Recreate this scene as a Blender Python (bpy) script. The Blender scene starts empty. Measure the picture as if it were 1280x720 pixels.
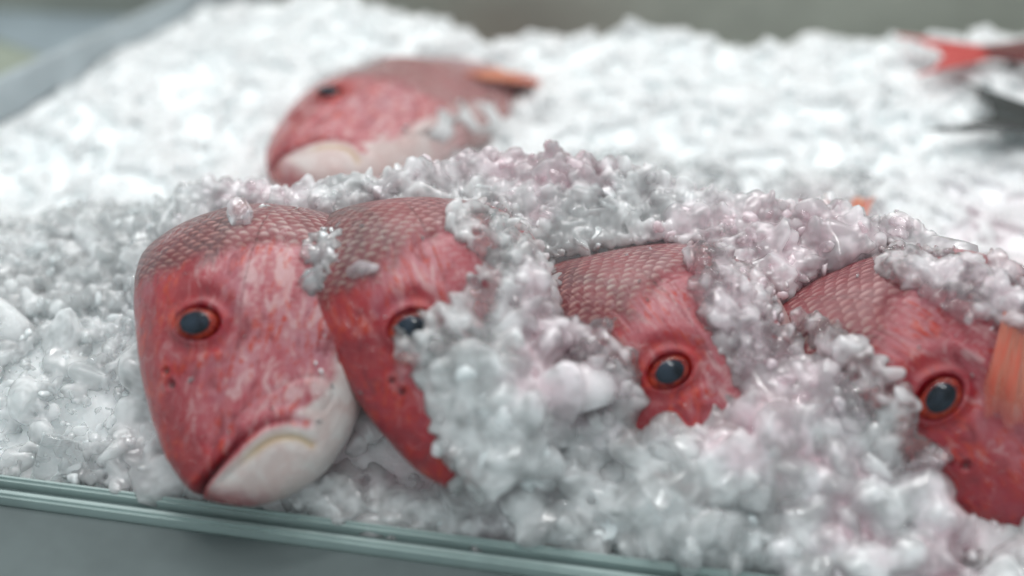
import bpy, math, random
import numpy as np
from mathutils import Vector, Matrix
from mathutils.bvhtree import BVHTree

random.seed(7)
rng = np.random.default_rng(7)
scene = bpy.context.scene
COL = scene.collection
R = math.radians

# ------------------------------------------------------------------ camera
PITCH = R(35.0)
DIST = 0.62
LENS = 50.0
cam_d = bpy.data.cameras.new('camera')
cam = bpy.data.objects.new('camera', cam_d)
COL.objects.link(cam)
scene.camera = cam
cam.location = (0.0, -DIST * math.cos(PITCH), DIST * math.sin(PITCH))
cam.rotation_euler = (R(90) - PITCH, 0, 0)
cam_d.lens = LENS
cam_d.sensor_width = 36.0
cam_d.clip_start = 0.01
cam_d.clip_end = 50.0
cam_d.dof.use_dof = True
cam_d.dof.focus_distance = 0.605
cam_d.dof.aperture_fstop = 2.1
cam_d.dof.aperture_blades = 0

# ------------------------------------------------------------------ world, exposure
world = bpy.data.worlds.new('World')
scene.world = world
world.use_nodes = True
world.node_tree.nodes['Background'].inputs[0].default_value = (0.80, 0.92, 0.95, 1)
world.node_tree.nodes['Background'].inputs[1].default_value = 0.74
scene.view_settings.view_transform = 'Standard'
scene.view_settings.look = 'None'
scene.view_settings.exposure = 0.0
scene.view_settings.gamma = 1.0
cy = scene.cycles
cy.use_denoising = True
cy.max_bounces = 20
cy.diffuse_bounces = 14
cy.glossy_bounces = 6
cy.transmission_bounces = 14
cy.transparent_max_bounces = 14
cy.caustics_reflective = False
cy.caustics_refractive = True
cy.blur_glossy = 0.5
cy.use_adaptive_sampling = True
cy.adaptive_threshold = 0.025
cy.sample_clamp_indirect = 4.0


# ------------------------------------------------------------------ lamps (unseen, above the counter; the last one added for highlights)
def area(name, loc, target, sx, sy, power, color):
    d = bpy.data.lights.new(name, 'AREA')
    d.shape = 'RECTANGLE'
    d.size, d.size_y = sx, sy
    d.energy = power
    d.color = color
    o = bpy.data.objects.new(name, d)
    COL.objects.link(o)
    o.location = loc
    o.rotation_euler = (Vector(target) - Vector(loc)).to_track_quat('-Z', 'Y').to_euler()
    return o


area('counter_tube_light', (0.10, 0.62, 0.95), (0.02, 0.10, 0.0), 1.5, 0.035, 6.0, (1.0, 0.985, 0.97))
area('ceiling_light_panel', (-0.25, 0.50, 1.6), (0.0, 0.05, 0.0), 0.9, 0.16, 6.6, (0.98, 1.0, 1.0))
area('added_highlight_light', (0.12, -0.16, 1.6), (0.02, -0.02, 0.0), 0.22, 0.75, 6.6, (1.0, 0.97, 0.96))  # added overhead light that makes the wet highlights and ice glints

# ------------------------------------------------------------------ camera ray helpers (pixels of the 1280x720 photograph)
CAM = Vector(cam.location)
FWD = Vector((0, math.cos(PITCH), -math.sin(PITCH)))
UP = Vector((0, math.sin(PITCH), math.cos(PITCH)))
RT = Vector((1, 0, 0))
PXF = LENS / 36.0 * 1280.0


def ray(px, py):
    return (FWD + RT * ((px - 640) / PXF) + UP * ((360 - py) / PXF)).normalized()


def on_z(px, py, z):
    r = ray(px, py)
    return CAM + r * ((z - CAM.z) / r.z)


def to_px(P):
    v = np.asarray(P) - np.array(CAM)
    d = v @ np.array(FWD)
    return 640 + v @ np.array(RT) / d * PXF, 360 - v @ np.array(UP) / d * PXF, d


# ------------------------------------------------------------------ mesh / object helpers
def link(name, data, parent=None, mat=None):
    o = bpy.data.objects.new(name, data)
    COL.objects.link(o)
    if parent is not None:
        o.parent = parent
    if mat is not None:
        data.materials.append(mat)
    return o


def tag(o, label=None, cat=None, group=None, kind=None):
    for k, v in (('label', label), ('category', cat), ('group', group), ('kind', kind)):
        if v:
            o[k] = v
    return o


def np_mesh(name, V, F, smooth=True):
    """V (n,3); F (m,k) with one k"""
    me = bpy.data.meshes.new(name)
    V = np.ascontiguousarray(V, dtype=np.float32)
    F = np.ascontiguousarray(F, dtype=np.int32)
    n, k = F.shape
    me.vertices.add(len(V))
    me.vertices.foreach_set('co', V.ravel())
    me.loops.add(n * k)
    me.loops.foreach_set('vertex_index', F.ravel())
    me.polygons.add(n)
    me.polygons.foreach_set('loop_start', np.arange(0, n * k, k, dtype=np.int32))
    me.polygons.foreach_set('loop_total', np.full(n, k, dtype=np.int32))
    me.polygons.foreach_set('use_smooth', np.full(n, smooth, dtype=bool))
    me.update(calc_edges=True)
    me.validate()
    return me


def attr(me, name, data, typ='FLOAT'):
    a = me.attributes.new(name, typ, 'POINT')
    a.data.foreach_set('value' if typ == 'FLOAT' else 'vector', np.ascontiguousarray(data, dtype=np.float32).ravel())


def pchip(xs, ys, x):
    xs = np.asarray(xs, float)
    ys = np.asarray(ys, float)
    h = np.diff(xs)
    dl = np.diff(ys) / h
    m = np.zeros_like(ys)
    m[1:-1] = np.where(dl[1:] * dl[:-1] > 0, 2 * dl[1:] * dl[:-1] / (dl[1:] + dl[:-1] + 1e-12), 0)
    m[0], m[-1] = dl[0], dl[-1]
    x = np.clip(x, xs[0], xs[-1])
    i = np.clip(np.searchsorted(xs, x) - 1, 0, len(h) - 1)
    t = (x - xs[i]) / h[i]
    return ((1 + 2 * t) * (1 - t) ** 2 * ys[i] + t * (1 - t) ** 2 * h[i] * m[i]
            + t * t * (3 - 2 * t) * ys[i + 1] + t * t * (t - 1) * h[i] * m[i + 1])


def sstep(a, b, x):
    t = np.clip((x - a) / (b - a), 0, 1)
    return t * t * (3 - 2 * t)


def polyline_d(x, z, pts):
    """distance to a polyline and the arc position 0..1, with the signed side"""
    best = np.full(x.shape, 1e9)
    pos = np.zeros(x.shape)
    side = np.zeros(x.shape)
    P = np.asarray(pts, float)
    L = np.linalg.norm(np.diff(P, axis=0), axis=1)
    acc = np.concatenate([[0], np.cumsum(L)])
    for i in range(len(L)):
        ax, az = P[i]
        ux, uz = (P[i + 1] - P[i]) / L[i]
        t = np.clip((x - ax) * ux + (z - az) * uz, 0, L[i])
        dx, dz = x - ax - t * ux, z - az - t * uz
        d = np.hypot(dx, dz)
        s = np.sign(ux * (z - az) - uz * (x - ax))
        m = d < best
        best = np.where(m, d, best)
        pos = np.where(m, (acc[i] + t) / acc[-1], pos)
        side = np.where(m, s, side)
    return best, pos, side


def smooth_curve(pts, n=24):
    P = np.asarray(pts, float)
    s = np.concatenate([[0], np.cumsum(np.linalg.norm(np.diff(P, axis=0), axis=1))])
    t = np.linspace(0, s[-1], n)
    return np.stack([pchip(s, P[:, k], t) for k in range(P.shape[1])], 1)


# lattice value noise, for shapes
class Noise:
    def __init__(self, seed):
        self.g = np.random.default_rng(seed).random((64, 64, 64)).astype(np.float32)

    def __call__(self, P, scale):
        p = np.asarray(P, dtype=np.float64) * scale + 100.37
        i = np.floor(p).astype(int)
        f = p - i
        f = f * f * (3 - 2 * f)
        out = 0
        for a in (0, 1):
            wa = f[..., 0] if a else 1 - f[..., 0]
            for b in (0, 1):
                wb = f[..., 1] if b else 1 - f[..., 1]
                for c in (0, 1):
                    wc = f[..., 2] if c else 1 - f[..., 2]
                    out = out + wa * wb * wc * self.g[(i[..., 0] + a) % 64, (i[..., 1] + b) % 64, (i[..., 2] + c) % 64]
        return out - 0.5


noise = Noise(3)

# ------------------------------------------------------------------ node helper


class NT:
    def __init__(self, name):
        self.m = bpy.data.materials.new(name)
        self.m.use_nodes = True
        self.t = self.m.node_tree
        self.p = self.t.nodes['Principled BSDF']
        self.out = self.t.nodes['Material Output']

    def n(self, typ, ins=None, out=0, **props):
        nd = self.t.nodes.new(typ)
        for k, v in props.items():
            setattr(nd, k, v)
        for k, v in (ins or {}).items():
            self.set(nd.inputs[k], v)
        return nd.outputs[out]

    def set(self, sock, v):
        if isinstance(v, bpy.types.NodeSocket):
            self.t.links.new(v, sock)
        elif isinstance(v, tuple) and sock.type == 'RGBA' and len(v) == 3:
            sock.default_value = (*v, 1)
        else:
            sock.default_value = v

    def math(self, op, a, b=0.0, c=None, clamp=False):
        i = {0: a, 1: b}
        if c is not None:
            i[2] = c
        return self.n('ShaderNodeMath', i, operation=op, use_clamp=clamp)

    def mul(self, a, b): return self.math('MULTIPLY', a, b)
    def add(self, a, b): return self.math('ADD', a, b)
    def sub(self, a, b): return self.math('SUBTRACT', a, b)

    def mix(self, f, a, b, blend='MIX'):
        nd = self.t.nodes.new('ShaderNodeMix')
        nd.data_type = 'RGBA'
        nd.blend_type = blend
        nd.clamp_factor = True
        self.set(nd.inputs[0], f)
        self.set(nd.inputs[6], a)
        self.set(nd.inputs[7], b)
        return nd.outputs[2]

    def ramp(self, x, a, b, c=0.0, d=1.0):
        return self.n('ShaderNodeMapRange', {0: x, 1: a, 2: b, 3: c, 4: d}, interpolation_type='SMOOTHSTEP')

    def attr(self, name, out=2):
        return self.n('ShaderNodeAttribute', attribute_name=name, out=out)

    def noise(self, vec, scale, detail=3.0, rough=0.55, dist=0.0):
        return self.n('ShaderNodeTexNoise', {'Vector': vec, 'Scale': scale, 'Detail': detail, 'Roughness': rough, 'Distortion': dist})

    def vscale(self, vec, s):
        return self.n('ShaderNodeVectorMath', {0: vec, 1: s}, operation='MULTIPLY')

    def bump(self, h, dist, strength=1.0, normal=None):
        i = {'Height': h, 'Distance': dist, 'Strength': strength}
        if normal is not None:
            i['Normal'] = normal
        return self.n('ShaderNodeBump', i)

    def P(self, **kw):
        names = {'base': 'Base Color', 'rough': 'Roughness', 'ior': 'IOR', 'normal': 'Normal', 'trans': 'Transmission Weight',
                 'sss': 'Subsurface Weight', 'sssr': 'Subsurface Radius', 'ssss': 'Subsurface Scale', 'coat': 'Coat Weight',
                 'coatr': 'Coat Roughness', 'coatn': 'Coat Normal', 'metal': 'Metallic', 'spec': 'Specular IOR Level', 'alpha': 'Alpha'}
        for k, v in kw.items():
            self.set(self.p.inputs[names[k]], v)
        return self.m


# ------------------------------------------------------------------ materials
def plain(name, col, rough=0.5, metal=0.0, var=0.08, sc=30.0, **kw):
    t = NT(name)
    co = t.n('ShaderNodeTexCoord', out=3)
    nz = t.noise(co, sc, 4)
    base = t.mix(t.ramp(nz, 0.35, 0.65), tuple(c * (1 - var) for c in col), tuple(min(1, c * (1 + var)) for c in col))
    return t.P(base=base, rough=rough, metal=metal, normal=t.bump(nz, 0.0004), **kw)


def mat_skin(name, seed=0.0, dark=0.0, pale=0.0):
    """red snapper skin. attribute hl = (x, z, y) of the straight fish in head lengths"""
    t = NT(name)
    hl = t.attr('hl', out=1)
    off = t.n('ShaderNodeVectorMath', {0: hl, 1: (seed, seed * 0.7, seed * 1.3)}, operation='ADD')
    sep = t.t.nodes.new('ShaderNodeSeparateXYZ')
    t.set(sep.inputs[0], hl)
    x, z, y = sep.outputs
    n_lo = t.noise(off, 3.2, 4)
    n_mid = t.noise(off, 9.0, 4, 0.6, 0.6)
    n_hi = t.noise(off, 42.0, 3, 0.6)
    stretched = t.noise(t.vscale(off, (17.0, 52.0, 20.0)), 1.0, 3, 0.65, 0.9)
    white = t.attr('white')
    scl = t.attr('scales')
    redm = t.attr('redness')
    dark_s = t.attr('slit')
    yel = t.attr('yellow')
    # base: silvery pink with red back
    pink = t.mix(t.ramp(n_mid, 0.35, 0.65), (0.48, 0.12, 0.14), (0.58, 0.27, 0.30))
    red = t.mix(t.ramp(n_mid, 0.3, 0.7), (0.30, 0.014, 0.024), (0.46, 0.040, 0.045))
    rf = t.add(redm, t.add(t.mul(t.sub(n_lo, 0.5), 1.6), t.mul(t.sub(n_mid, 0.5), 0.9)))
    rf = t.ramp(rf, -0.08, 0.60)
    c = t.mix(rf, pink, red)
    # orange red flecks in streaks
    fl = t.mul(t.ramp(stretched, 0.50, 0.58), t.ramp(n_mid, 0.42, 0.60))
    c = t.mix(t.mul(fl, t.sub(0.85, t.mul(white, 0.8))), c, (0.58, 0.055, 0.022))
    # violet grey sheen in places
    c = t.mix(t.mul(t.ramp(t.noise(off, 5.5, 3), 0.52, 0.70), 0.35), c, (0.34, 0.15, 0.20))
    # silvery skin patches and dark crimson blotches
    pal = t.noise(t.vscale(off, (11.0, 19.0, 11.0)), 1.0, 4, 0.7, 0.7)
    c = t.mix(t.mul(t.ramp(pal, 0.51, 0.64), t.sub(0.66, t.mul(redm, 0.6))), c, (0.74, 0.50, 0.50))
    c = t.mix(t.mul(t.ramp(pal, 0.46, 0.34), 0.70), c, (0.20, 0.010, 0.020))
    # scales
    uv = t.attr('suv', out=1)
    su = t.t.nodes.new('ShaderNodeSeparateXYZ')
    t.set(su.inputs[0], t.n('ShaderNodeVectorMath', {0: uv, 1: t.n('ShaderNodeVectorMath', {0: t.n('ShaderNodeTexNoise', {'Vector': off, 'Scale': 9.0, 'Detail': 2.0}, out=1), 1: (0.022, 0.022, 0.0)}, operation='MULTIPLY')}, operation='ADD'))
    U, V = su.outputs[0], su.outputs[1]
    hs = []
    for k in (0, 1):
        b = t.sub(t.math('FRACT', t.add(t.mul(V, 20.0), 0.5 * k)), 0.5)
        b2 = t.mul(t.mul(b, b), 4.0)
        a = t.math('FRACT', t.add(t.add(t.mul(U, 38.0), 0.5 * k), t.mul(b2, 0.42)))
        hs.append(t.sub(a, t.mul(b2, 0.42)))
    h = t.math('MAXIMUM', hs[0], hs[1])
    cellv = t.noise(t.vscale(uv, (34.0, 19.0, 1.0)), 1.0, 2, 0.7)
    edge = t.mul(t.ramp(h, 0.60, 0.90), t.ramp(cellv, 0.25, 0.62, 0.25, 1.0))
    base_ = t.ramp(h, 0.60, 0.40)
    sc_dark = t.mix(t.ramp(n_mid, 0.35, 0.65), (0.085, 0.020, 0.024), (0.20, 0.030, 0.036))
    sc_mid = t.mix(t.ramp(n_lo, 0.4, 0.6), (0.40, 0.33, 0.285), (0.46, 0.22, 0.20))
    sc_c = t.mix(edge, sc_dark, sc_mid)
    sc_c = t.mix(t.mul(t.ramp(redm, 0.12, -0.1), 0.5), sc_c, t.mix(edge, (0.50, 0.17, 0.18), (0.70, 0.46, 0.45)))
    sm = t.ramp(t.add(scl, t.mul(t.sub(pal, 0.5), 1.0)), 0.22, 0.72)
    c = t.mix(sm, c, sc_c)
    chk = t.attr('cheek')
    c = t.mix(t.mul(t.mul(chk, edge), 0.35), c, (0.70, 0.46, 0.46))
    # white jaw and belly
    wf = t.ramp(t.add(white, t.mul(t.sub(n_mid, 0.5), 0.5)), 0.10, 1.0, 0.0, 0.92)
    c = t.mix(wf, c, t.mix(t.ramp(n_mid, 0.35, 0.7), (0.70, 0.58, 0.55), (0.80, 0.76, 0.73)))
    c = t.mix(t.mul(yel, 0.6), c, (0.56, 0.36, 0.14))
    c = t.mix(dark_s, c, (0.035, 0.008, 0.012))
    if pale:
        c = t.mix(pale, c, (0.68, 0.36, 0.34))
    if dark:
        c = t.mix(dark, c, (0.25, 0.02, 0.03))
    c = t.n('ShaderNodeHueSaturation', {'Saturation': 1.14, 'Value': 0.76, 'Color': c})
    # relief: scales, fine skin, wet film
    hh = t.mul(h, t.math('MAXIMUM', sm, t.mul(chk, 0.45)))
    fine = t.add(t.mul(n_hi, 0.45), t.mul(stretched, 0.8))
    nb = t.bump(t.add(t.mul(fine, 0.5), hh), 0.0011, 1.0)
    wet = t.add(t.noise(off, 19.0, 5, 0.65, 1.4), t.mul(stretched, 0.55))
    cb = t.bump(t.add(t.mul(wet, 1.0), t.mul(hh, 0.45)), 0.0026, 1.0)
    rough = t.ramp(n_mid, 0.3, 0.7, 0.28, 0.48)
    return t.P(base=c, rough=rough, normal=nb, coat=1.0, coatr=0.06, coatn=cb, sss=0.12, sssr=(1.0, 0.5, 0.4), ssss=0.003, spec=0.32)


def mat_ice(name, trans=0.75, col=(0.97, 0.985, 0.99), cloud=0.5, rough=0.10, bumpd=0.0006, sc=180.0, sss=1.0, facet=0.0004, coat=0.8):
    """cloudy melting ice: clear glassy body with milky parts, facets of single crystals"""
    t = NT(name)
    co = t.n('ShaderNodeNewGeometry', out=0)
    n1 = t.noise(co, 70.0, 2, 0.6)
    n2 = t.noise(co, sc, 2, 0.5)
    milky = t.ramp(n1, cloud - 0.12, cloud + 0.12, trans, trans * 0.35)
    nb = t.bump(n2, bumpd, 1.0)
    # meltwater stained faintly pink by the fish
    sp_ = t.t.nodes.new('ShaderNodeSeparateXYZ')
    t.set(sp_.inputs[0], co)
    stain = t.mul(t.mul(t.ramp(t.noise(co, 14.0, 3), 0.40, 0.60), t.ramp(sp_.outputs[0], -0.19, -0.10)), t.ramp(sp_.outputs[1], 0.16, 0.05))
    col = t.mix(stain, col, (0.92, 0.74, 0.78))
    return t.P(base=col, rough=t.ramp(n2, 0.3, 0.7, rough * 0.5, rough * 2.0), ior=1.31, trans=milky, normal=nb,
               sss=sss, sssr=(0.95, 1.0, 1.0), ssss=0.020, spec=0.6, coat=coat, coatr=0.03)


M = {}
M['skin'] = [mat_skin('snapper_skin_%s' % k, s, d, p) for k, s, d, p in
             (('rosy', 0.0, 0, 0), ('orange', 3.3, 0.14, 0), ('deep', 7.1, 0.18, 0), ('crimson', 11.9, 0.26, 0), ('pale', 17.7, 0, 0.12))]


def mat_cloudy(name, lo, hi, sc=60.0):
    """thin cloudy ice: part of the light passes straight through, the rest scatters inside; a wet gloss lies on top"""
    t = NT(name)
    co = t.n('ShaderNodeNewGeometry', out=0)
    n1 = t.noise(co, sc, 3, 0.65)
    n2 = t.noise(co, 300.0, 2, 0.5)
    sp_ = t.t.nodes.new('ShaderNodeSeparateXYZ')
    t.set(sp_.inputs[0], co)
    stain = t.mul(t.mul(t.ramp(t.noise(co, 14.0, 3), 0.40, 0.60), t.ramp(sp_.outputs[0], -0.19, -0.10)), t.ramp(sp_.outputs[1], 0.16, 0.05))
    col = t.mix(stain, (0.95, 0.975, 0.98), (0.92, 0.76, 0.80))
    nb = t.bump(n2, 0.0003, 1.0)
    t.P(base=col, rough=0.22, normal=nb, sss=0.0, coat=1.0, coatr=0.03)
    tr = t.n('ShaderNodeBsdfTransparent', {'Color': t.mix(stain, (0.985, 1.0, 1.0), (1.0, 0.95, 0.965))})
    lw = t.n('ShaderNodeLayerWeight', {'Blend': 0.35, 'Normal': nb}, out=1)
    f = t.math('MAXIMUM', t.ramp(n1, 0.40, 0.60, lo, hi), t.mul(lw, 0.75))
    a = t.n('ShaderNodeMixShader', {0: f, 1: tr, 2: t.p.outputs[0]})
    fr = t.n('ShaderNodeFresnel', {'IOR': 1.31, 'Normal': nb})
    gl = t.n('ShaderNodeBsdfGlossy', {'Color': (1.0, 1.0, 1.0), 'Roughness': 0.06, 'Normal': nb})
    t.t.links.new(t.n('ShaderNodeMixShader', {0: t.mul(fr, 0.9), 1: a, 2: gl}), t.out.inputs[0])
    return t.m


M['ice'] = mat_ice('crushed_ice', 0.62, cloud=0.52, rough=0.12)
M['ice_cloudy'] = mat_cloudy('cloudy_ice', 0.22, 0.80)
M['ice_clear'] = mat_ice('clear_ice', 0.85, cloud=0.62, rough=0.05, sss=0.0)
M['ice_far'] = mat_ice('far_ice', 0.25, cloud=0.5, rough=0.35, coat=0.1)
M['ice_film'] = mat_ice('slush_film', 0.90, cloud=0.52, rough=0.10)
M['ice_milky'] = mat_ice('milky_ice', 0.40, cloud=0.5, rough=0.18)
M['ice_bed'] = mat_ice('ice_bed', 0.0, col=(0.90, 0.92, 0.925), rough=0.3, bumpd=0.0012, coat=0.1)

t = NT('fish_fin')
hl = t.attr('hl', out=1)
rays = t.noise(t.vscale(t.attr('suv', out=1), (1.2, 22.0, 1.0)), 1.0, 3, 0.6)
c = t.mix(t.ramp(rays, 0.40, 0.62), (0.50, 0.055, 0.02), (0.78, 0.34, 0.20))
M['fin'] = t.P(base=c, rough=0.3, coat=0.8, coatr=0.1, normal=t.bump(rays, 0.0006), trans=0.12, sss=0.2, ssss=0.002)
t = NT('wet_fin_membrane')
sv = t.attr('suv', out=1)
rays = t.noise(t.vscale(sv, (1.0, 26.0, 1.0)), 1.0, 3, 0.6)
spv = t.t.nodes.new('ShaderNodeSeparateXYZ')
t.set(spv.inputs[0], sv)
c = t.mix(t.ramp(rays, 0.42, 0.60), (0.52, 0.06, 0.025), (0.72, 0.30, 0.20))
al = t.mul(t.ramp(rays, 0.66, 0.42, 0.15, 0.95), t.ramp(spv.outputs[0], 1.0, 0.55, 0.25, 1.0))
M['membrane'] = t.P(base=c, rough=0.3, coat=0.8, coatr=0.1, alpha=al)
t = NT('red_fin')
c = t.mix(t.noise(t.attr('hl', out=1), 8.0, 3), (0.34, 0.02, 0.02), (0.60, 0.10, 0.09))
M['fin_red'] = t.P(base=c, rough=0.35, coat=0.6)
t = NT('fish_iris')
co = t.n('ShaderNodeTexCoord', out=3)
nz = t.noise(co, 260.0, 3)
c = t.mix(t.ramp(nz, 0.35, 0.65), (0.20, 0.008, 0.008), (0.46, 0.050, 0.022))
M['iris'] = t.P(base=c, rough=0.4, spec=0.1)
t = NT('fish_pupil')
co = t.n('ShaderNodeTexCoord', out=3)
nz = t.noise(co, 120.0, 2)
c = t.mix(t.ramp(nz, 0.3, 0.7), (0.003, 0.005, 0.010), (0.030, 0.048, 0.075))
M['pupil'] = t.P(base=c, rough=0.4, spec=0.1)
t = NT('eye_cornea')
M['cornea'] = t.P(base=(1.0, 0.97, 0.97), rough=0.02, trans=1.0, ior=1.33)

# ------------------------------------------------------------------ fish
XS = [0, .006, .018, .035, .07, .12, .18, .27, .375, .5, .7, 1.0, 1.4, 1.9, 2.4, 2.8, 3.0]
TS = [.03, .075, .115, .145, .185, .230, .268, .318, .365, .412, .475, .535, .565, .52, .36, .19, .15]
BS = [-.03, -.070, -.108, -.145, -.195, -.245, -.285, -.320, -.338, -.350, -.370, -.39, -.41, -.36, -.25, -.15, -.13]
WS = [.0, .036, .060, .078, .098, .118, .136, .155, .174, .194, .214, .228, .215, .17, .11, .06, .04]
EYE = (.50, .165)
EYER = .075
MOUTH = smooth_curve([(-.01, .118), (.03, .085), (.08, .040), (.14, -.01), (.20, -.065), (.235, -.12), (.245, -.17), (.245, -.21)])
MAXIL = smooth_curve([(.06, .13), (.12, .075), (.20, .015), (.28, -.05), (.325, -.11), (.37, -.17), (.385, -.235), (.345, -.27), (.29, -.25)])
CHIN = smooth_curve([(.045, .015), (.09, -.03), (.14, -.075), (.185, -.13), (.20, -.19), (.19, -.23)])
PREOP = smooth_curve([(.64, .16), (.70, .05), (.715, -.07), (.68, -.18), (.58, -.26), (.45, -.275)])
GILL = smooth_curve([(.90, .33), (1.0, .22), (1.045, .10), (1.08, .0), (1.03, -.12), (.92, -.24), (.72, -.32), (.55, -.30)])


def head_relief(x, z):
    d = np.zeros_like(x)
    # mouth
    dm, pm, _ = polyline_d(x, z, MOUTH)
    w = .012 * (1 - .7 * pm)
    slit = np.exp(-(dm / w) ** 2) * sstep(1.0, .75, pm)
    d -= .030 * slit * (1 - .55 * pm)
    # lips either side
    d += .006 * np.exp(-((dm - .024) / .014) ** 2) * (1 - .5 * pm)
    # maxilla plate edge
    d2, p2, s2 = polyline_d(x, z, MAXIL)
    d -= .0035 * np.exp(-(d2 / .006) ** 2) * sstep(0, .25, p2)
    d += .010 * np.exp(-(np.hypot(x - .35, z + .23) / .05) ** 2)
    # chin fold
    d3, p3, _ = polyline_d(x, z, CHIN)
    d -= .004 * np.exp(-(d3 / .006) ** 2)
    d += .003 * np.exp(-((d3 - .03) / .022) ** 2)
    # eye socket
    r = np.hypot((x - EYE[0]) * 1.42, (z - EYE[1]) * 1.0) / EYER
    d -= .030 * sstep(1.0, .80, r)
    d += .006 * np.exp(-((r - 1.14) / .14) ** 2)
    d -= .004 * np.exp(-((r - 1.55) / .25) ** 2)
    d += .007 * np.exp(-((r - 2.1) / .35) ** 2) * sstep(.30, .0, z)
    # bone ridges below the eye toward the snout
    ds, ps, _ = polyline_d(x, z, [(.42, .06), (.30, .07), (.15, .07)])
    d -= .010 * np.exp(-(ds / .022) ** 2)
    ds, ps, _ = polyline_d(x, z, [(.62, .04), (.45, .015), (.25, .01)])
    d += .009 * np.exp(-(ds / .03) ** 2)
    # preopercle and gill cover
    dp, pp, sp = polyline_d(x, z, PREOP)
    d -= .009 * np.exp(-(dp / .009) ** 2) * sstep(0, .2, pp)
    d += .004 * np.exp(-((dp - .035) / .03) ** 2)
    dg, pg, sg = polyline_d(x, z, GILL)
    d += .018 * np.where(sg < 0, sstep(.16, .0, dg), sstep(.014, 0, dg)) * sstep(0, .12, pg) * sstep(1.25, .8, pg)
    # nostrils
    for nx, nz_, nr in ((.315, .225, .011), (.355, .25, .009)):
        rn = np.hypot(x - nx, z - nz_) / nr
        d -= .012 * np.exp(-rn ** 2)
        d += .004 * np.exp(-((rn - 1.9) / .6) ** 2)
    return d, slit


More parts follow.
